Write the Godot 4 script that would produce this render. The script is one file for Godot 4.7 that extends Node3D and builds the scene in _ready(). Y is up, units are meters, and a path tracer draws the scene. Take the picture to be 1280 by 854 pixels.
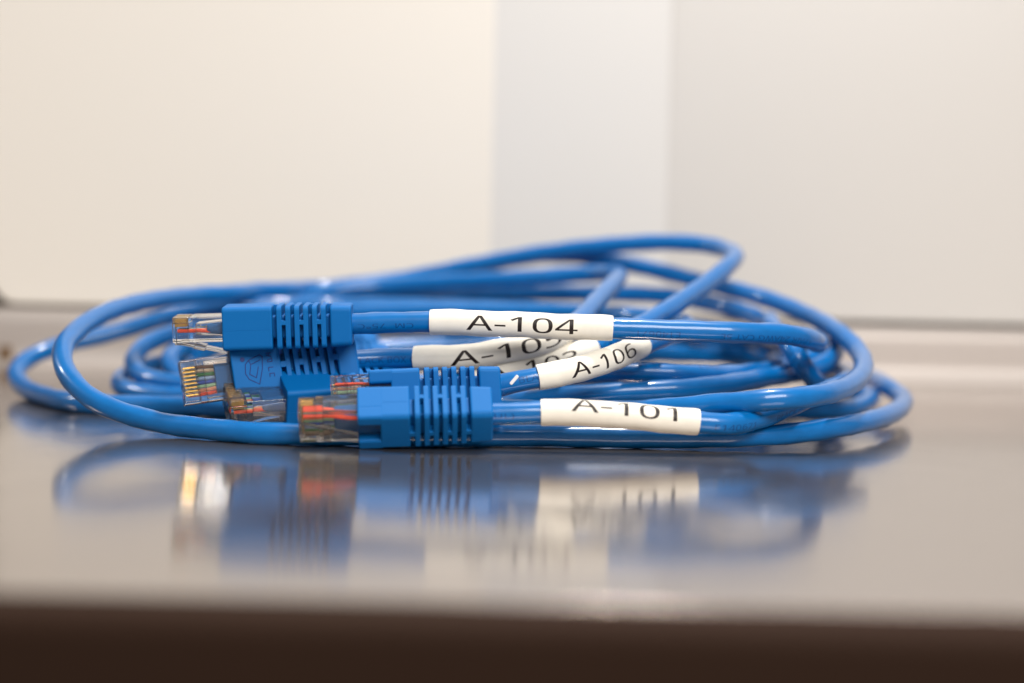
extends Node3D
# Five blue network cables coiled on a steel worktop. Paths and part sizes are in millimetres (MM turns them into metres).

const MM := 0.001
const CABLE_RADIUS := 2.8
const SLEEVE_RADIUS := 3.4
const EYE := Vector3(0, 59, 500)

# Centre line of each cable's jacket, from the plug with the label to the far plug.
const PATHS := {
	"104": [[-45.6, 29.6, -25.9], [-20.6, 30.7, -25.1], [9.4, 30.4, -23.6], [36.9, 30.0, -23.4], [59.3, 29.6, -25.7], [72.7, 29.0, -32.3], [80.6, 27.4, -41.8], [85.6, 25.3, -58.4], [87.5, 24.9, -80.8], [84.1, 25.2, -90.0], [80.5, 24.3, -99.1], [78.2, 23.0, -121.5], [75.8, 23.1, -128.5], [65.3, 23.4, -135.1], [49.6, 25.4, -147.3], [33.9, 27.1, -154.7], [7.0, 27.9, -160.7], [-20.2, 28.1, -165.2], [-47.5, 28.0, -168.4], [-62.5, 27.8, -167.8], [-75.9, 27.9, -161.4], [-88.0, 27.3, -158.5], [-107.6, 24.8, -156.0], [-131.0, 18.0, -150.5], [-146.5, 13.9, -143.6], [-154.3, 10.0, -134.8], [-155.4, 6.6, -125.5], [-149.8, 3.5, -112.1], [-137.6, 2.8, -90.2], [-125.9, 2.8, -74.1], [-117.1, 2.8, -69.6], [-99.6, 2.8, -70.1], [-85.2, 2.8, -66.7], [-63.9, 2.9, -59.3], [-44.5, 3.2, -54.5], [-32.3, 4.4, -46.0], [-25.2, 4.7, -44.2], [-14.7, 4.9, -50.8], [-7.8, 6.0, -52.6], [2.3, 8.3, -45.7], [13.5, 10.3, -41.0], [35.9, 12.4, -39.8], [48.0, 13.1, -42.4], [59.7, 13.7, -51.7], [75.0, 14.7, -71.4], [89.9, 15.8, -91.5], [96.1, 18.5, -98.8], [98.3, 22.0, -107.7], [100.0, 21.8, -130.2], [98.4, 21.7, -142.5], [94.9, 21.4, -146.0], [82.6, 20.8, -146.9], [68.2, 20.4, -151.0], [45.9, 19.7, -153.9], [20.9, 18.7, -153.2], [-6.3, 17.3, -149.4], [-32.9, 16.2, -142.2], [-47.3, 15.6, -138.0]],
	"105": [[-44.9, 19.2, -35.1], [-32.6, 20.0, -36.4], [-12.8, 21.1, -34.1], [1.6, 23.5, -37.0], [11.5, 26.0, -44.1], [18.2, 29.8, -59.7], [24.9, 34.9, -85.9], [30.8, 39.2, -112.5], [33.4, 40.8, -134.8], [31.7, 41.1, -152.2], [27.2, 40.7, -161.0], [18.5, 39.7, -165.5], [-1.1, 37.9, -169.2], [-22.5, 36.2, -175.9], [-44.7, 34.2, -179.1], [-59.3, 32.5, -176.6], [-73.3, 27.8, -175.0], [-82.7, 24.9, -173.6], [-95.8, 20.9, -162.7], [-102.9, 20.1, -152.6], [-108.4, 19.3, -136.0], [-114.9, 16.1, -122.9], [-115.9, 11.7, -111.4], [-110.9, 8.5, -100.5], [-99.3, 7.3, -91.3], [-74.6, 6.8, -79.1], [-51.7, 7.1, -68.9], [-41.9, 6.0, -68.5], [-29.6, 6.6, -70.0], [-12.3, 6.7, -67.2], [10.1, 6.5, -69.5], [30.0, 6.5, -71.5], [47.4, 7.2, -70.1], [56.6, 6.7, -73.7], [69.9, 4.5, -84.8], [86.4, 3.4, -90.6], [99.0, 3.2, -98.5], [108.6, 3.4, -113.0], [114.1, 4.2, -129.6], [114.1, 4.1, -139.3], [112.1, 4.6, -142.5], [108.7, 5.3, -142.1], [104.0, 6.3, -134.1], [98.0, 8.5, -109.9], [90.8, 11.0, -86.1], [86.3, 14.4, -72.4], [83.9, 17.2, -69.6], [81.3, 20.7, -69.9], [79.0, 24.4, -75.5], [76.9, 28.0, -92.4], [79.0, 28.5, -114.8], [79.7, 27.5, -132.3], [75.2, 29.3, -149.0], [66.2, 31.4, -160.8], [50.0, 33.3, -172.3], [29.3, 33.2, -181.0], [4.7, 32.5, -185.6], [-20.3, 31.5, -187.1], [-40.2, 30.3, -185.4], [-54.4, 28.7, -189.3], [-68.8, 26.1, -192.6], [-80.5, 22.8, -190.3], [-89.7, 19.7, -182.6], [-101.0, 15.9, -163.5], [-104.4, 14.8, -151.6], [-105.3, 14.7, -131.6], [-105.7, 12.6, -116.8], [-101.5, 9.1, -105.6], [-91.3, 6.8, -94.9], [-74.0, 7.0, -85.0], [-57.2, 8.0, -80.7], [-47.7, 8.6, -77.9], [-40.6, 10.7, -67.9], [-36.2, 10.6, -61.9], [-29.1, 11.0, -59.8], [-14.2, 12.0, -60.5], [9.4, 14.6, -52.8], [31.2, 16.6, -47.4], [46.0, 16.5, -48.2], [56.1, 15.9, -55.4], [72.4, 15.5, -77.6], [86.3, 16.5, -98.3], [93.6, 18.6, -108.2], [96.0, 18.0, -130.6], [97.3, 17.3, -148.0], [93.9, 17.9, -154.4], [82.7, 18.4, -159.9], [75.2, 17.4, -166.3], [60.4, 17.0, -167.6], [42.8, 16.9, -168.0]],
	"103": [[-32.8, 11.1, -33.0], [-18.5, 13.2, -36.1], [-1.8, 17.6, -38.3], [18.3, 21.7, -47.7], [31.5, 26.9, -57.7], [42.1, 31.5, -74.0], [55.8, 38.3, -99.8], [67.1, 45.0, -124.0], [70.9, 47.8, -140.7], [69.0, 49.5, -155.4], [63.8, 50.7, -163.8], [52.6, 51.3, -169.0], [33.5, 49.9, -174.7], [10.2, 46.7, -183.1], [-13.7, 41.8, -188.1], [-38.0, 36.5, -190.6], [-52.4, 34.4, -187.5], [-64.6, 32.8, -185.4], [-71.1, 32.6, -181.9], [-76.8, 32.6, -170.9], [-85.1, 32.5, -161.6], [-90.4, 32.1, -150.4], [-101.4, 31.7, -136.8], [-110.4, 30.9, -116.2], [-118.0, 28.8, -89.9], [-122.5, 24.8, -65.6], [-123.0, 19.6, -46.4], [-119.3, 14.1, -35.9], [-109.7, 7.9, -26.3], [-94.3, 3.9, -19.1], [-78.9, 2.9, -11.0], [-63.1, 2.8, -3.7], [-43.2, 2.8, -3.6], [-18.2, 2.8, -5.0], [3.7, 2.9, -10.2], [28.6, 2.9, -10.9], [53.6, 3.3, -12.3], [70.3, 3.8, -17.3], [84.7, 4.6, -27.0], [97.1, 5.1, -42.6], [108.2, 5.3, -65.0], [115.8, 5.7, -88.8], [119.7, 6.2, -111.0], [118.0, 8.0, -125.7], [118.7, 8.2, -148.1], [119.1, 7.6, -165.6], [115.3, 7.8, -171.7], [101.7, 11.0, -177.4], [94.7, 12.9, -177.5], [89.5, 13.3, -172.2], [82.0, 13.7, -156.4], [75.8, 15.1, -148.8], [57.6, 15.9, -140.6], [34.5, 16.6, -131.1], [11.4, 16.4, -121.7], [-14.6, 14.8, -112.9], [-41.2, 13.0, -106.0]],
	"106": [[-9.7, 13.6, -12.8], [2.3, 16.7, -12.2], [11.8, 18.6, -13.9], [22.7, 20.8, -23.9], [36.6, 25.0, -44.2], [46.1, 27.1, -64.5], [51.1, 27.8, -83.8], [50.2, 28.3, -101.2], [42.7, 28.5, -116.9], [28.7, 28.7, -131.2], [13.9, 28.6, -140.4], [-7.9, 28.1, -145.6], [-35.2, 27.3, -149.4], [-60.1, 25.5, -150.5], [-79.4, 21.4, -147.6], [-93.2, 16.0, -146.1], [-104.0, 10.0, -145.9], [-110.0, 9.7, -141.6], [-116.5, 8.8, -125.4], [-119.3, 6.4, -108.4], [-116.4, 4.9, -99.0], [-107.4, 4.1, -90.6], [-83.3, 4.5, -77.4], [-58.6, 4.8, -65.3], [-41.9, 4.8, -60.3], [-27.0, 4.6, -59.5], [-21.5, 5.8, -54.8], [-16.3, 7.6, -43.8], [-12.3, 6.7, -37.7], [-0.1, 7.0, -35.4], [16.0, 7.5, -28.9], [35.0, 9.4, -17.1], [53.4, 12.1, -9.7], [65.1, 13.7, -6.0], [72.4, 14.2, -7.6], [81.0, 14.6, -16.5], [91.3, 15.6, -36.4], [98.8, 18.0, -60.1], [101.3, 21.5, -82.2], [98.9, 25.3, -96.3], [95.9, 28.0, -113.3], [91.4, 30.5, -129.9], [81.6, 34.1, -146.9], [65.6, 37.8, -162.3], [47.7, 41.8, -175.3], [27.3, 45.3, -183.9], [8.4, 45.5, -190.5], [-13.2, 40.6, -194.2], [-34.6, 33.9, -195.0], [-46.1, 29.2, -193.3]],
	"101": [[-9.4, 9.1, 1.2], [15.6, 10.1, 0.9], [40.4, 8.6, -1.2], [55.1, 7.7, -3.6], [64.4, 8.7, -11.7], [77.3, 12.0, -26.7], [87.8, 13.4, -46.5], [95.8, 13.8, -70.2], [100.8, 13.1, -94.6], [101.7, 12.9, -117.1], [102.3, 11.3, -137.1], [98.6, 10.0, -146.0], [94.2, 9.4, -157.6], [92.9, 8.3, -175.0], [89.7, 8.9, -181.5], [75.6, 11.5, -185.7], [54.1, 15.1, -191.4], [29.4, 17.9, -193.8], [4.4, 19.1, -193.4], [-22.9, 19.6, -190.6], [-47.4, 19.5, -185.5], [-52.2, 19.3, -184.0]],
}

# Front and back of each boot's axis, and how far it is rolled about it.
const BOOTS := {
	"104": [Vector3(-75.6, 28.2, -25.0), Vector3(-42.2, 29.7, -26.0), 2.0],
	"105": [Vector3(-74.2, 15.0, -27.0), Vector3(-41.6, 19.7, -36.0), 80.0],
	"103": [Vector3(-60.3, 9.4, -24.0), Vector3(-29.7, 11.3, -34.0), 22.0],
	"106": [Vector3(-36.2, 11.8, -11.0), Vector3(-6.7, 13.8, -13.0), -98.0],
	"101": [Vector3(-38.1, 7.85, 3.0), Vector3(-6.2, 9.3, 1.0), -46.0],
}

var M := {}


func _ready() -> void:
	# ---- camera, air, lamps, exposure ----
	var lens := CameraAttributesPhysical.new()
	lens.frustum_focal_length = 70.26
	lens.frustum_focus_distance = 0.519
	lens.exposure_aperture = 5.3
	lens.frustum_near = 0.02
	lens.frustum_far = 20.0
	var cam := Camera3D.new()
	cam.name = "camera"
	cam.attributes = lens
	cam.fov = 19.385
	cam.near = 0.02
	cam.far = 20.0
	cam.position = EYE * MM
	cam.rotation_degrees = Vector3(-3.594, 0, 0)
	cam.rotate_object_local(Vector3(0, 0, 1), deg_to_rad(1.2))
	add_child(cam)
	cam.current = true
	var env := Environment.new()
	env.background_mode = Environment.BG_COLOR
	env.background_color = Color(0.54, 0.53, 0.525)
	env.tonemap_mode = Environment.TONE_MAPPER_LINEAR
	env.tonemap_exposure = 1.16
	env.sdfgi_enabled = true
	env.ssao_enabled = true
	env.ssil_enabled = true
	var we := WorldEnvironment.new()
	we.name = "environment"
	we.environment = env
	add_child(we)
	area_lamp("ceiling_light", Vector3(0.10, 1.25, -0.30), Vector3(0, 0, -0.10), Vector2(0.09, 0.09), Color(1.0, 0.985, 0.965), 1.5)
	area_lamp("side_light", Vector3(-0.75, 0.45, -0.2), Vector3(-0.05, 0, -0.08), Vector2(0.08, 0.08), Color(1.0, 0.99, 0.97), 0.14)
	area_lamp("front_light", Vector3(0.18, 0.41, 0.46), Vector3(0.0, 0.06, -0.18), Vector2(0.40, 0.26), Color(1.0, 0.985, 0.965), 0.46)

	make_materials()
	build_place()
	build_cables()


func area_lamp(called: String, at: Vector3, towards: Vector3, size: Vector2, tint: Color, energy: float) -> void:
	var l := AreaLight3D.new()
	l.name = called
	l.area_size = size
	l.light_color = tint
	l.light_energy = energy
	l.area_range = 6.0
	l.area_attenuation = 2.0
	l.shadow_enabled = true
	add_child(l)
	l.look_at_from_position(at, towards, Vector3(0, 0, 1) if absf((towards - at).normalized().y) > 0.9 else Vector3.UP)


# ---------------------------------------------------------------- shape helpers
class Shape:
	var v := PackedVector3Array()
	var n := PackedVector3Array()
	var uv := PackedVector2Array()
	var ix := PackedInt32Array()

	func put(p: Vector3, normal: Vector3, at := Vector2.ZERO) -> int:
		v.append(p)
		n.append(normal)
		uv.append(at)
		return v.size() - 1

	func tri(a: int, b: int, c: int) -> void:
		# Godot's front faces run clockwise
		if (v[b] - v[a]).cross(v[c] - v[a]).dot(n[a] + n[b] + n[c]) > 0.0:
			ix.append_array([a, c, b])
		else:
			ix.append_array([a, b, c])

	func quad(a: int, b: int, c: int, d: int) -> void:
		tri(a, b, c)
		tri(a, c, d)

	func mesh() -> ArrayMesh:
		var arrays := []
		arrays.resize(Mesh.ARRAY_MAX)
		var scaled := PackedVector3Array()
		for p in v:
			scaled.append(p * 0.001)
		arrays[Mesh.ARRAY_VERTEX] = scaled
		arrays[Mesh.ARRAY_NORMAL] = n
		arrays[Mesh.ARRAY_TEX_UV] = uv
		arrays[Mesh.ARRAY_INDEX] = ix
		var m := ArrayMesh.new()
		m.add_surface_from_arrays(Mesh.PRIMITIVE_TRIANGLES, arrays)
		return m


# A box along local x from x0 to x1 with rounded long edges (radius rc) and rounded ends (bevel b); hy, hz are half sizes. hy1, hz1 at the x1 end.
func rounded_box(s: Shape, t: Transform3D, x0: float, x1: float, hy: float, hz: float, rc: float, b: float, hy1 := -1.0, hz1 := -1.0, inward := false, k := 4) -> void:
	if hy1 < 0.0:
		hy1 = hy
	if hz1 < 0.0:
		hz1 = hz
	var stations := []
	for q in 4:
		var a := PI / 2 * q / 3.0
		stations.append([x0 + b * (1.0 - cos(a)), b * (1.0 - sin(a)), -cos(a), sin(a)])
	for q in 4:
		var a := PI / 2 * q / 3.0
		stations.append([x1 - b + b * sin(a), b * (1.0 - cos(a)), sin(a), cos(a)])
	var sign_ := -1.0 if inward else 1.0
	var rings := []
	for st in stations:
		var f: float = clampf((st[0] - x0) / maxf(x1 - x0, 0.001), 0, 1)
		var h: float = lerpf(hy, hy1, f) - st[1]
		var w: float = lerpf(hz, hz1, f) - st[1]
		var r: float = maxf(rc - st[1], 0.02)
		var ring := PackedInt32Array()
		for corner in 4:
			var cy: float = (h - r) * (1.0 if corner in [0, 1] else -1.0)
			var cz: float = (w - r) * (1.0 if corner in [0, 3] else -1.0)
			for q in k + 1:
				var a: float = PI / 2 * (corner + q / float(k))   # from +z to +y to -z to -y
				var dy := sin(a)
				var dz := cos(a)
				var p := Vector3(st[0], cy + r * dy, cz + r * dz)
				var nn := Vector3(st[2], dy * st[3], dz * st[3]).normalized() * sign_
				ring.append(s.put(t * p, (t.basis * nn).normalized(), Vector2(st[0] * 0.02, a)))
		rings.append(ring)
	for i in rings.size() - 1:
		var a: PackedInt32Array = rings[i]
		var c: PackedInt32Array = rings[i + 1]
		for q in a.size():
			var w := (q + 1) % a.size()
			s.quad(a[q], a[w], c[w], c[q])
	for e in [0, rings.size() - 1]:
		var ring: PackedInt32Array = rings[e]
		var mid := Vector3.ZERO
		for q in ring:
			mid += s.v[q] / ring.size()
		var nn: Vector3 = (t.basis * Vector3(-1.0 if e == 0 else 1.0, 0, 0)).normalized() * sign_
		var m := s.put(mid, nn)
		var flat := PackedInt32Array()
		for q in ring:
			flat.append(s.put(s.v[q], nn))
		for q in flat.size():
			s.tri(m, flat[q], flat[(q + 1) % flat.size()])


# A tube through points with frames; radius comes from a callable of (index, angle).
func tube(s: Shape, pts: PackedVector3Array, refs: PackedVector3Array, radius: Callable, sides: int, u_per_mm: float, u0 := 0.0, ends := true, upside_down := false) -> void:
	var n := pts.size()
	var rings := []
	var run := 0.0
	for i in n:
		if i > 0:
			run += pts[i].distance_to(pts[i - 1])
		var t := (pts[mini(i + 1, n - 1)] - pts[maxi(i - 1, 0)]).normalized()
		var front := (refs[i] - t * refs[i].dot(t)).normalized()
		var up := front.cross(t).normalized()
		var ring := PackedInt32Array()
		for k in sides + 1:
			var a := TAU * (k / float(sides) - 0.5)
			var d := front * cos(a) + up * sin(a)
			ring.append(s.put(pts[i] + d * radius.call(run, a, i), d, Vector2(u0 + run * u_per_mm * (-1.0 if upside_down else 1.0), 0.5 + a / TAU * (1.0 if upside_down else -1.0))))
		rings.append(ring)
	for i in n - 1:
		var a: PackedInt32Array = rings[i]
		var b: PackedInt32Array = rings[i + 1]
		for k in sides:
			s.quad(a[k], a[k + 1], b[k + 1], b[k])
	if ends:
		for e in [0, n - 1]:
			var nn: Vector3 = (pts[0] - pts[1]).normalized() if e == 0 else (pts[n - 1] - pts[n - 2]).normalized()
			var m := s.put(pts[e], nn)
			var flat := PackedInt32Array()
			for q in rings[e]:
				flat.append(s.put(s.v[q], nn))
			for k in sides:
				s.tri(m, flat[k], flat[k + 1])


func add_mesh(called: String, m: Mesh, mat: Material, parent: Node3D) -> MeshInstance3D:
	var o := MeshInstance3D.new()
	o.name = called
	o.mesh = m
	o.material_override = mat
	parent.add_child(o, true)
	return o


func thing(called: String, label: String, category: String, group := "", at := Vector3.ZERO) -> Node3D:
	var o := Node3D.new()
	o.name = called
	o.position = at
	add_child(o, true)
	o.set_meta("label", label)
	o.set_meta("category", category)
	if group:
		o.set_meta("group", group)
	return o


# ---------------------------------------------------------------- print
# Draws lettering into an image; x0, y0, w, h in pixels give the box that the text's capitals fill.
func draw_text(im: Image, text: String, x0: float, y0: float, w: float, h: float, ink: Color, strength := 1.0) -> void:
	var tm := TextMesh.new()
	var font := SystemFont.new()
	font.font_names = PackedStringArray(["Droid Sans"])
	tm.font = font
	tm.text = text
	tm.font_size = 64
	tm.pixel_size = 0.01
	tm.depth = 0.0
	tm.curve_step = 1.0
	var arrays := tm.surface_get_arrays(0) if tm.get_surface_count() else []
	if arrays.is_empty():
		return
	var v: PackedVector3Array = arrays[Mesh.ARRAY_VERTEX]
	var ix: PackedInt32Array = arrays[Mesh.ARRAY_INDEX] if arrays[Mesh.ARRAY_INDEX] != null else PackedInt32Array(range(v.size()))
	var lo := Vector2(INF, INF)
	var hi := -lo
	for p in v:
		lo = lo.min(Vector2(p.x, p.y))
		hi = hi.max(Vector2(p.x, p.y))
	var q := PackedVector2Array()
	for p in v:
		q.append(Vector2((p.x - lo.x) / (hi.x - lo.x) * w, (1.0 - (p.y - lo.y) / (hi.y - lo.y)) * h) * 3.0)
	var bw := int(ceil(w)) + 2
	var bh := int(ceil(h)) + 2
	var cover := PackedByteArray()
	cover.resize(bw * bh * 9)
	for i in range(0, ix.size(), 3):
		var a := q[ix[i]]
		var b := q[ix[i + 1]]
		var c := q[ix[i + 2]]
		var area := (b - a).cross(c - a)
		if absf(area) < 1e-9:
			continue
		for y in range(maxi(int(minf(a.y, minf(b.y, c.y))), 0), mini(int(maxf(a.y, maxf(b.y, c.y))) + 1, bh * 3)):
			for x in range(maxi(int(minf(a.x, minf(b.x, c.x))), 0), mini(int(maxf(a.x, maxf(b.x, c.x))) + 1, bw * 3)):
				var p := Vector2(x + 0.5, y + 0.5)
				var e := (b - a).cross(p - a) / area
				var f := (c - b).cross(p - b) / area
				var g := (a - c).cross(p - c) / area
				if e >= -0.001 and f >= -0.001 and g >= -0.001:
					cover[y * bw * 3 + x] = 1
	for y in bh:
		for x in bw:
			var sum := 0
			for dy in 3:
				for dx in 3:
					sum += cover[(y * 3 + dy) * bw * 3 + x * 3 + dx]
			if sum:
				var px := int(x0) + x
				var py := int(y0) + y
				if px >= 0 and py >= 0 and px < im.get_width() and py < im.get_height():
					im.set_pixel(px, py, im.get_pixel(px, py).lerp(ink, strength * sum / 9.0))


# ---------------------------------------------------------------- materials
func plastic(color: Color, rough: float, spec := 0.5) -> StandardMaterial3D:
	var m := StandardMaterial3D.new()
	m.albedo_color = color
	m.roughness = rough
	m.metallic_specular = spec
	return m


func noise_texture(freq: float, low: Color, high: Color, seed_: int, octaves := 4, size := 512) -> NoiseTexture2D:
	var f := FastNoiseLite.new()
	f.seed = seed_
	f.frequency = freq
	f.fractal_octaves = octaves
	var t := NoiseTexture2D.new()
	t.width = size
	t.height = size
	t.seamless = true
	t.noise = f
	var g := Gradient.new()
	g.set_color(0, low)
	g.set_color(1, high)
	t.color_ramp = g
	return t


func jacket_image(base: Color) -> Image:
	var im := Image.create(2048, 128, false, Image.FORMAT_RGB8)
	var f := FastNoiseLite.new()
	f.seed = 4
	f.frequency = 0.02
	for y in 128:
		for x in 2048:
			var k := 1.0 + 0.05 * f.get_noise_2d(x * 0.6, y * 2.0)
			im.set_pixel(x, y, Color(base.r * k, base.g * k, base.b * k))
	var ink := Color(0.03, 0.07, 0.22)
	draw_text(im, "BLACK BOX CORPORATION", 30, 56, 520, 12, ink, 0.4)
	draw_text(im, "CM  75°C  (UL)", 740, 56, 330, 12, ink, 0.4)
	draw_text(im, "4 PAIR 24AWG CAT 5E", 1220, 56, 420, 12, ink, 0.4)
	draw_text(im, "E140671", 1790, 56, 160, 12, ink, 0.4)
	return im


func scratched_image() -> Image:   # how rough the sheet is: soft patches, fine straight scratches, specks
	var im := Image.create(1024, 1024, false, Image.FORMAT_RGB8)
	var f := FastNoiseLite.new()
	f.seed = 9
	f.frequency = 0.008
	for y in 1024:
		for x in 1024:
			var k := clampf(0.62 + 0.16 * f.get_noise_2d(x, y * 0.6), 0.0, 1.0)
			im.set_pixel(x, y, Color(k, k, k))
	var r := RandomNumberGenerator.new()
	r.seed = 31
	for i in 700:
		var p := Vector2(r.randf() * 1024, r.randf() * 1024)
		var d := Vector2.from_angle(r.randfn(0.0, 0.35) if i % 3 else r.randf() * TAU)
		var k := r.randf_range(0.75, 1.0)
		for q in r.randi_range(8, 90):
			p += d
			im.set_pixel(posmod(int(p.x), 1024), posmod(int(p.y), 1024), Color(k, k, k))
	for i in 900:
		im.set_pixel(r.randi() % 1024, r.randi() % 1024, Color(1, 1, 1))
	return im


func make_materials() -> void:
	var blue := Color(0.0, 0.385, 0.65)
	var im := jacket_image(blue)
	M.jacket = plastic(Color.WHITE, 0.33, 0.36)
	M.jacket.albedo_texture = ImageTexture.create_from_image(im)
	M.jacket.clearcoat_enabled = true
	M.jacket.clearcoat = 0.5
	M.jacket.clearcoat_roughness = 0.07
	M.boot = plastic(Color(0.0, 0.38, 0.65), 0.58, 0.3)
	M.boot.roughness_texture = noise_texture(0.02, Color(0.85, 0.85, 0.85), Color(1, 1, 1), 11)
	M.emboss = plastic(Color(0.03, 0.17, 0.44), 0.5, 0.4)
	M.clear = StandardMaterial3D.new()
	M.clear.albedo_color = Color(1.0, 0.99, 0.975, 0.02)
	M.clear.refraction_enabled = true
	M.clear.refraction_scale = 0.055
	M.clear.roughness = 0.02
	M.gold = plastic(Color(0.95, 0.76, 0.42), 0.25)
	M.gold.metallic = 1.0
	M.wires = [
		plastic(Color(0.98, 0.27, 0.05), 0.45), plastic(Color(0.95, 0.62, 0.48), 0.45), plastic(Color(0.66, 0.85, 0.68), 0.45), plastic(Color(0.12, 0.30, 0.72), 0.45),
		plastic(Color(0.62, 0.75, 0.92), 0.45), plastic(Color(0.10, 0.50, 0.22), 0.45), plastic(Color(0.80, 0.70, 0.60), 0.45), plastic(Color(0.36, 0.20, 0.11), 0.45)]
	# brushed steel: a worn metal sheet with a thin glossy polish on top
	M.steel = plastic(Color(0.62, 0.575, 0.545), 0.185)
	M.steel.metallic = 0.86
	M.steel.roughness_texture = ImageTexture.create_from_image(scratched_image())
	var waves := FastNoiseLite.new()
	waves.seed = 21
	waves.frequency = 0.01
	waves.fractal_octaves = 2
	var dents := NoiseTexture2D.new()
	dents.width = 512
	dents.height = 512
	dents.seamless = true
	dents.as_normal_map = true
	dents.bump_strength = 1.0
	dents.noise = waves
	M.steel.normal_enabled = true
	M.steel.normal_texture = dents
	M.steel.normal_scale = 0.035
	M.steel.uv1_triplanar = true
	M.steel.uv1_world_triplanar = true
	M.steel.uv1_scale = Vector3(5, 5, 5)
	M.ledge = plastic(Color(0.76, 0.725, 0.70), 0.5)
	M.ledge.metallic = 0.35
	M.dark = plastic(Color(0.17, 0.112, 0.08), 0.7, 0.2)
	M.cream = plastic(Color(0.955, 0.93, 0.89), 0.4)
	M.white = plastic(Color(0.89, 0.88, 0.865), 0.4)
	M.grey_panel = plastic(Color(0.845, 0.83, 0.81), 0.4)
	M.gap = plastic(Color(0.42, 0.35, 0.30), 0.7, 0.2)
	M.rust = plastic(Color(0.47, 0.37, 0.27), 0.8, 0.2)


# ---------------------------------------------------------------- the place
func extrude(s: Shape, profile: Array, x0: float, x1: float) -> void:   # profile of [z, y, nz, ny] from front to back
	var last := []
	for p in profile:
		var n := Vector3(0, p[3], p[2]).normalized()
		var now := [s.put(Vector3(x0, p[1], p[0]), n), s.put(Vector3(x1, p[1], p[0]), n)]
		if last:
			s.quad(last[0], last[1], now[1], now[0])
		last = now


func build_place() -> void:
	var top := thing("steel_worktop", "brushed stainless steel worktop with a low upturned back ledge", "worktop")
	var s := Shape.new()
	var prof := []
	prof.append([189.0, -0.3, 0.0, -1.0])
	prof.append([197.5, -0.3, 0.0, -1.0])
	for q in 9:
		var a := -PI / 2 + PI * q / 8.0
		prof.append([197.5 + 0.15 * cos(a), -0.15 + 0.15 * sin(a), cos(a), sin(a)])
	prof.append([-233.0, 0.0, 0.0, 1.0])
	extrude(s, prof, -700, 700)
	add_mesh("sheet", s.mesh(), M.steel, top)
	s = Shape.new()
	prof = []
	prof.append([-233.0, 0.0, 0.0, 1.0])
	for q in 7:
		var a := PI / 2 * q / 6.0
		prof.append([-233.0 - 7.0 * sin(a), 7.0 - 7.0 * cos(a), sin(a), cos(a)])
	prof.append([-240.4, 15.6, 1.0, 0.03])
	for q in 6:
		var a := PI / 2 * q / 5.0
		prof.append([-244.4 + 4.0 * cos(a), 15.6 + 5.0 * sin(a), cos(a), sin(a)])
	prof.append([-262.0, 20.6, 0.0, 1.0])
	extrude(s, prof, -700, 700)
	add_mesh("back_ledge", s.mesh(), M.ledge, top)
	s = Shape.new()
	rounded_box(s, Transform3D(Basis(), Vector3(0, -200.35, 197.0)), -700, 700, 200, 6.4, 5.0, 1)
	add_mesh("front_panel", s.mesh(), M.dark, top).set_meta("label", "dark brown panel under the front edge of the worktop")
	# a brown stain in the corner of the ledge
	s = Shape.new()
	rounded_box(s, Transform3D(Basis(Vector3(0, 0, 1), PI / 2), Vector3(-187, 4.6, -236.4)), -2.4, 2.4, 2.6, 0.9, 0.8, 0.4)
	add_mesh("stain", s.mesh(), M.rust, top).set_meta("label", "brown stain at the left end of the back ledge")

	panel("cream_panel", "cream white panel with rounded corners behind the left of the coil", M.cream, -196, -11.0, 22.0, 360, -250, 10.0, 1.5, -11.0)
	panel("white_panel", "narrow cool white panel strip between the cream and the greyer panel", M.white, -16, 64, 22.1, 359, -250.35, 0.5, 0.3)
	panel("grey_panel", "pale grey panel behind the right end of the coil", M.grey_panel, 59.0, 520, 22.0, 360, -250, 3.0, 1.5, 59.0)
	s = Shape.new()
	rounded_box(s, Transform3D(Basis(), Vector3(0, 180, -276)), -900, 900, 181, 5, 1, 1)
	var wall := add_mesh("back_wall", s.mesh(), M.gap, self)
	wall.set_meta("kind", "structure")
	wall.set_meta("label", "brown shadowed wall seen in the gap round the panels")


func panel(called: String, label: String, mat: Material, x0: float, x1: float, y0: float, y1: float, z: float, corner: float, bevel: float, rolled_at := NAN) -> void:
	var at := Vector3((x0 + x1) / 2, y0, z)
	var s := Shape.new()
	# section in x and y, thickness along z
	var b := Basis(Vector3(0, 0, -1), Vector3(0, 1, 0), Vector3(1, 0, 0))
	rounded_box(s, Transform3D(b, Vector3(0, (y1 - y0) / 2, 0)), 0, 14, (y1 - y0) / 2, (x1 - x0) / 2, corner, bevel, -1, -1, false, 8)
	var o := thing(called, label, "panel", "", at * MM)
	add_mesh("face", s.mesh(), mat, o)
	if not is_nan(rolled_at):   # the long rounded edge towards the strip
		s = Shape.new()
		rounded_box(s, Transform3D(Basis(Vector3(0, 0, 1), PI / 2), Vector3(rolled_at - at.x, 0, -7.02)), 0.3, y1 - y0 - 0.3, 7.0, 7.0, 6.98, 0.3, -1, -1, false, 12)
		add_mesh("rolled_edge", s.mesh(), mat, o)


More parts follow.
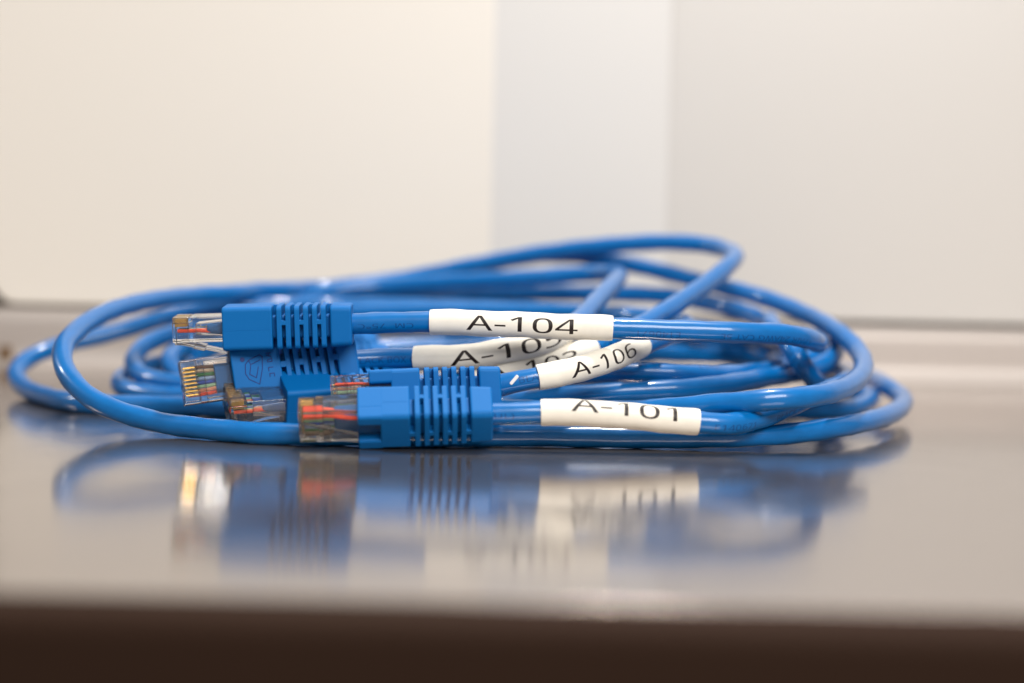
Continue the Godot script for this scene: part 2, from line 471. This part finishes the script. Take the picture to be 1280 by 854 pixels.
# ---------------------------------------------------------------- cables
func smooth_path(keys: Array) -> PackedVector3Array:
	var p := PackedVector3Array()
	for k in keys:
		p.append(Vector3(k[0], k[1], k[2]))
	var q := PackedVector3Array([p[0] * 2 - p[1]])
	q.append_array(p)
	q.append(p[-1] * 2 - p[-2])
	var dense := PackedVector3Array()
	for i in range(1, q.size() - 2):
		var t0 := 0.0
		var t1 := t0 + pow(q[i].distance_to(q[i - 1]), 0.5)
		var t2 := t1 + pow(q[i + 1].distance_to(q[i]), 0.5)
		var t3 := t2 + pow(q[i + 2].distance_to(q[i + 1]), 0.5)
		var n := maxi(2, int(q[i].distance_to(q[i + 1]) / 0.5))
		for k in n:
			var u := lerpf(t1, t2, k / float(n))
			var a1 := q[i - 1] * ((t1 - u) / (t1 - t0)) + q[i] * ((u - t0) / (t1 - t0))
			var a2 := q[i] * ((t2 - u) / (t2 - t1)) + q[i + 1] * ((u - t1) / (t2 - t1))
			var a3 := q[i + 1] * ((t3 - u) / (t3 - t2)) + q[i + 2] * ((u - t2) / (t3 - t2))
			var b1 := a1 * ((t2 - u) / (t2 - t0)) + a2 * ((u - t0) / (t2 - t0))
			var b2 := a2 * ((t3 - u) / (t3 - t1)) + a3 * ((u - t1) / (t3 - t1))
			dense.append(b1 * ((t2 - u) / (t2 - t1)) + b2 * ((u - t1) / (t2 - t1)))
	dense.append(q[q.size() - 2])
	var out := PackedVector3Array([dense[0]])
	var need := 1.0
	for i in range(1, dense.size()):
		var a := dense[i - 1]
		while a.distance_to(dense[i]) >= need:
			a += (dense[i] - a).normalized() * need
			out.append(a)
			need = 1.0
		need -= a.distance_to(dense[i])
	return out


func carried_frames(p: PackedVector3Array, start: Vector3, twist: float) -> PackedVector3Array:
	var out := PackedVector3Array()
	var r := start
	for i in p.size():
		var t := (p[mini(i + 1, p.size() - 1)] - p[maxi(i - 1, 0)]).normalized()
		r = (r - t * r.dot(t)).normalized()
		out.append(r.rotated(t, twist * i))
	return out


func boot_mesh(notch: bool) -> ArrayMesh:
	var s := Shape.new()
	var id := Transform3D()
	if notch:
		rounded_box(s, id, 5.6, 13.0, 5.7, 6.7, 1.3, 0.45)
		rounded_box(s, Transform3D(Basis(), Vector3(0, 1.5, 0)), 0, 6.2, 4.2, 6.7, 1.2, 0.45)
		for side in [-1, 1]:
			rounded_box(s, Transform3D(Basis(), Vector3(0, -3.55, side * 4.85)), 0.02, 6.2, 2.15, 1.85, 0.9, 0.45)
	else:
		rounded_box(s, id, 0, 13.0, 5.7, 6.7, 1.3, 0.45)
	for side in [-1, 1]:   # parting line of the mould
		rounded_box(s, Transform3D(Basis(), Vector3(0, -0.4, side * 6.68)), 6.5 if notch else 0.4, 12.6, 0.05, 0.07, 0.03, 0.02, -1, -1, false, 1)
	rounded_box(s, id, 12.5, 28.5, 3.0, 4.0, 0.8, 0.1)
	for i in 6:
		var x := 14.2 + 2.3 * i
		rounded_box(s, id, x - 0.05, x + 1.3, lerpf(5.7, 5.55, i / 5.0), lerpf(6.7, 6.4, i / 5.0), 1.3, 0.22)
	for i in 7:
		var x := 12.9 + 2.3 * i
		for side in [-1, 1]:
			if i % 2:
				rounded_box(s, Transform3D(Basis(), Vector3(x, 1.3, side * 4.95)), -0.1, 1.5, 0.6, lerpf(1.7, 1.45, i / 6.0), 0.15, 0.05)
			else:
				rounded_box(s, Transform3D(Basis(), Vector3(x, side * 4.0, -1.0)), -0.1, 1.5, lerpf(1.65, 1.5, i / 6.0), 0.8, 0.15, 0.05)
	rounded_box(s, id, 28.0, 33.6, 5.5, 6.3, 1.6, 0.6, 5.3, 6.0)
	return s.mesh()


func emblem_mesh() -> ArrayMesh:   # the raised outline mark on the wide face of a boot, a dot beside it and rows of small strokes
	var s := Shape.new()
	var lines := [
		[4.6, -3.2, 7.6, -4.3], [7.6, -4.3, 8.3, -3.7], [5.0, -2.0, 7.6, -2.9], [4.6, -3.2, 5.0, -2.0], [3.6, -2.2, 4.6, -3.2],
		[3.6, -2.2, 3.3, 0.2], [3.3, 0.2, 4.1, 1.8], [4.1, 1.8, 6.6, 3.4], [6.6, 3.4, 7.9, -0.6], [4.4, 0.5, 6.0, 1.6], [6.0, 1.6, 6.9, -1.2], [4.4, 0.5, 5.0, -2.0], [7.9, -0.6, 8.3, -3.7],
		[9.4, -4.4, 10.6, -4.4], [9.4, -3.9, 10.6, -3.4], [10.0, -4.4, 10.0, -3.9], [9.5, -2.6, 10.7, -2.9], [9.5, -2.1, 10.7, -2.1], [9.5, -2.6, 9.5, -2.1], [10.7, -2.9, 10.7, -2.1],
		[9.5, -0.6, 10.7, -0.6], [9.5, -0.6, 9.5, 0.3], [9.6, 1.0, 10.8, 1.0], [9.6, 1.0, 9.6, 1.8], [10.8, 1.0, 10.8, 1.8]]
	for l in lines:
		var a := Vector3(l[0], 5.68, l[1])
		var b := Vector3(l[2], 5.68, l[3])
		var x := (b - a).normalized()
		rounded_box(s, Transform3D(Basis(x, Vector3.UP, x.cross(Vector3.UP)), a), -0.1, a.distance_to(b) + 0.1, 0.12, 0.12, 0.08, 0.05, -1, -1, false, 2)
	rounded_box(s, Transform3D(Basis(Vector3(0, 0, 1), PI / 2), Vector3(3.0, 5.68, -3.6)), -0.12, 0.12, 0.62, 0.62, 0.6, 0.05)
	return s.mesh()


func plug_body_mesh() -> ArrayMesh:
	var s := Shape.new()
	var id := Transform3D()
	# clear housing, lower at the front where the contacts stand
	rounded_box(s, Transform3D(Basis(), Vector3(0, -0.65, 0)), -12.4, -8.0, 2.65, 5.85, 0.35, 0.3)
	rounded_box(s, id, -8.2, 8.0, 3.3, 5.85, 0.35, 0.3)
	# hollow for the wires and the cable end
	rounded_box(s, Transform3D(Basis(), Vector3(0, 0.1, 0)), -6.4, 7.0, 1.5, 5.0, 0.3, 0.3, 2.6, 5.0, true)
	# fins between the contacts
	for i in 9:
		rounded_box(s, Transform3D(Basis(), Vector3(0, 2.45, (i - 4) * 1.02)), -12.3, -8.3, 0.85, 0.26 if i % 8 else 1.2, 0.1, 0.08, -1, -1, false, 1)
	return s.mesh()


func latch_mesh() -> ArrayMesh:
	var s := Shape.new()
	var tilt := Transform3D(Basis(Vector3(0, 0, 1), deg_to_rad(-13.0)), Vector3(-11.8, -3.5, 0))
	rounded_box(s, tilt, 0, 14.5, 0.5, 3.0, 0.3, 0.2, 0.45, 1.7)
	rounded_box(s, tilt, 4.6, 7.6, 0.75, 2.9, 0.3, 0.2)
	rounded_box(s, Transform3D(Basis(), Vector3(0, -3.6, 0)), -12.3, -10.6, 0.6, 3.0, 0.3, 0.2)
	return s.mesh()


func contact_mesh() -> ArrayMesh:
	var s := Shape.new()
	rounded_box(s, Transform3D(), -11.9, -8.7, 1.0, 0.2, 0.06, 0.06, -1, -1, false, 1)
	return s.mesh()


func jacket_end_mesh() -> ArrayMesh:
	var s := Shape.new()
	rounded_box(s, Transform3D(Basis(), Vector3(0, 0.1, 0)), -3.6, 6.6, 1.4, 3.9, 1.3, 0.3, 2.3, 3.6)
	return s.mesh()


func wire_mesh(z: float) -> ArrayMesh:
	var s := Shape.new()
	var p := PackedVector3Array()
	var r := PackedVector3Array()
	for i in 15:
		var x := -11.2 + i * 1.0
		var f := smoothstep(-7.0, 2.0, x)
		p.append(Vector3(x, -0.35 + 0.5 * f * sin(z * 3.0), z * lerpf(1.0, 0.8, f)))
		r.append(Vector3.UP)
	tube(s, p, r, func(_a, _b, _c): return 0.47, 8, 0.05)
	return s.mesh()


func axis_frame(front: Vector3, back: Vector3, roll: float) -> Transform3D:
	var x := (back - front).normalized()
	var z := x.cross(Vector3.UP).normalized()
	var y := z.cross(x).normalized()
	return Transform3D(Basis(x, y, z).rotated(x, deg_to_rad(roll)), front * MM)


var shared := {}


func connector(root: Node3D, at: Transform3D, notch: bool, emblem: bool, detailed: bool, reach := 0.0) -> MeshInstance3D:
	var boot := add_mesh("boot", shared.notched if notch else shared.boot, M.boot, root)
	boot.transform = at
	if emblem:
		add_mesh("emblem", shared.emblem, M.emboss, boot)
	var plug := add_mesh("plug", shared.plug, M.clear, root)
	plug.transform = at.translated_local(Vector3(-reach, 0, 0) * MM)
	add_mesh("latch", shared.latch, M.clear, plug)
	add_mesh("jacket_end", shared.jacket_end, M.boot, plug)
	if not detailed:
		return plug
	for i in 8:
		var c := add_mesh("contact", shared.contact, M.gold, plug)
		c.position = Vector3(0, 1.75, (3.5 - i) * 1.02) * MM
		add_mesh("wire", shared.wire[i], M.wires[i], plug)
	return plug


func build_cables() -> void:
	shared = {"boot": boot_mesh(false), "notched": boot_mesh(true), "emblem": emblem_mesh(), "plug": plug_body_mesh(), "latch": latch_mesh(), "contact": contact_mesh(), "jacket_end": jacket_end_mesh(), "wire": []}
	for i in 8:
		shared.wire.append(wire_mesh((3.5 - i) * 1.02))
	# sleeve: start and end along the path, where the print begins and how long it is, and how far it is turned up at either end
	cable("104", "topmost blue network cable, its white sleeve printed A-104", 24.0, 72.5, 9.8, 29.0, 2.0, -2.0, 8.0, 0.50)
	cable("105", "blue network cable, its white sleeve printed A-105 half hidden below the A-104 sleeve", 19.5, 70.0, 10.0, 30.0, -8.0, 0.0, 10.0, 0.0)
	cable("103", "blue network cable whose white sleeve lies mostly covered behind the A-106 sleeve", 20.0, 60.0, 6.5, 26.0, -28.0, -8.0, 6.0, 0.62)
	cable("106", "blue network cable, its white sleeve printed A-106 bending back", 17.2, 59.4, 7.6, 26.0, -2.0, -2.0, 0.0, 0.93)
	cable("101", "frontmost blue network cable lying on the worktop, its white sleeve printed A-101", 17.5, 57.4, 7.4, 26.5, 44.0, 26.0, 20.0, 0.45)


func cable(tag: String, label: String, s0: float, s1: float, text_from: float, text_long: float, turn0: float, turn1: float, print_turn: float, print_from: float) -> void:
	var root := thing("network_cable", label, "network cable", "blue network cables in one coil")
	var path := smooth_path(PATHS[tag])
	var eye := EYE - path[12]
	var phase := float(tag.to_int() % 7)
	# jacket
	var s := Shape.new()
	var tang := (path[13] - path[11]).normalized()
	var refs := carried_frames(path, eye.rotated(tang, deg_to_rad(print_turn)), 0.0022)
	tube(s, path, refs, func(run, a, _i): return CABLE_RADIUS + 0.085 * sin(2.0 * a + run * 0.47 + phase) + 0.03 * sin(3.0 * a - run * 0.31) + 0.04 * sin(run * 1.25 + phase) * sin(a * 2.0 + 1.0) + 0.02 * sin(run * 0.13 + phase * 2.0), 28, 1.0 / 143.0, print_from, true, tag == "104")
	add_mesh("jacket", s.mesh(), M.jacket, root)
	# sleeve
	var part := PackedVector3Array()
	var faces := PackedVector3Array()
	for i in range(int(s0), int(s1) + 1):
		part.append(path[i])
		var t := (path[i + 1] - path[i - 1]).normalized()
		var to := EYE - path[i]
		to = (to - t * to.dot(t)).normalized()
		faces.append(to.rotated(t, -deg_to_rad(lerpf(turn0, turn1, (i - s0) / (s1 - s0)))))
	var long := float(part.size() - 1)
	s = Shape.new()
	var last := part.size() - 1
	tube(s, part, faces, func(run, a, i): return SLEEVE_RADIUS + 0.10 * sin(run * 0.33 + phase) * sin(a + phase) + 0.05 * sin(run * 0.8 + a * 2.0) - (0.12 if i == 0 or i == last else 0.0), 36, 1.0 / long, 0.0, true)
	var mat := plastic(Color.WHITE, 0.5, 0.4)
	mat.albedo_texture = ImageTexture.create_from_image(sleeve_image("A-" + tag, long, text_from, text_long))
	add_mesh("label_sleeve", s.mesh(), mat, root).set_meta("label", "white heat shrink sleeve printed A-" + tag)
	if tag == "106":   # a small white scuff on the jacket in front of the sleeve
		s = Shape.new()
		var c := path[11]
		var n0 := (EYE - c).normalized()
		var along := (path[12] - path[10]).normalized()
		var side := n0.cross(along).normalized()
		n0 = along.cross(side).normalized()
		var b3 := Basis(n0, along, side).rotated(n0, 0.65)
		rounded_box(s, Transform3D(b3, c + n0 * (CABLE_RADIUS - 0.25) + side * 0.6), 0, 0.34, 1.5, 0.42, 0.35, 0.1)
		add_mesh("scuff", s.mesh(), M.white, root)
	# the labelled end
	var b: Array = BOOTS[tag]
	var at := axis_frame(b[0], b[1], b[2])
	if tag == "101":
		at = at.scaled_local(Vector3(1.0, 0.93, 0.93))
	var plug := connector(root, at, tag in ["101", "106"], tag == "105", true, 2.2 if tag in ["101", "103"] else (-2.6 if tag == "106" else 0.6))
	if tag in ["101", "106"]:   # the orange wires stand on edge in these two
		var w: MeshInstance3D = plug.get_node("wire")
		w.scale = Vector3(1.0, 2.5, 1.0)
		w.position.y = 0.0006
	# the far end, tucked in at the back of the coil
	var n := path.size()
	var dir := (path[n - 1] - path[n - 4]).normalized()
	connector(root, axis_frame(path[n - 1] + dir * 30.0, path[n - 1] - dir * 3.0, 15.0), false, false, false)


func sleeve_image(text: String, long: float, from: float, wide: float) -> Image:
	var ppm := 20.0
	var w := int(long * ppm)
	var h := int(TAU * SLEEVE_RADIUS * ppm)
	var im := Image.create(w, h, false, Image.FORMAT_RGB8)
	var f := FastNoiseLite.new()
	f.seed = text.hash() % 1000
	f.frequency = 0.012
	for y in h:
		for x in w:
			var k := 1.0 + 0.025 * f.get_noise_2d(x, y)
			im.set_pixel(x, y, Color(0.88 * k, 0.858 * k, 0.81 * k))
	draw_text(im, text, from * ppm, h / 2.0 - 2.1 * ppm, wide * ppm, 4.2 * ppm, Color(0.10, 0.055, 0.045), 1.0)
	return im
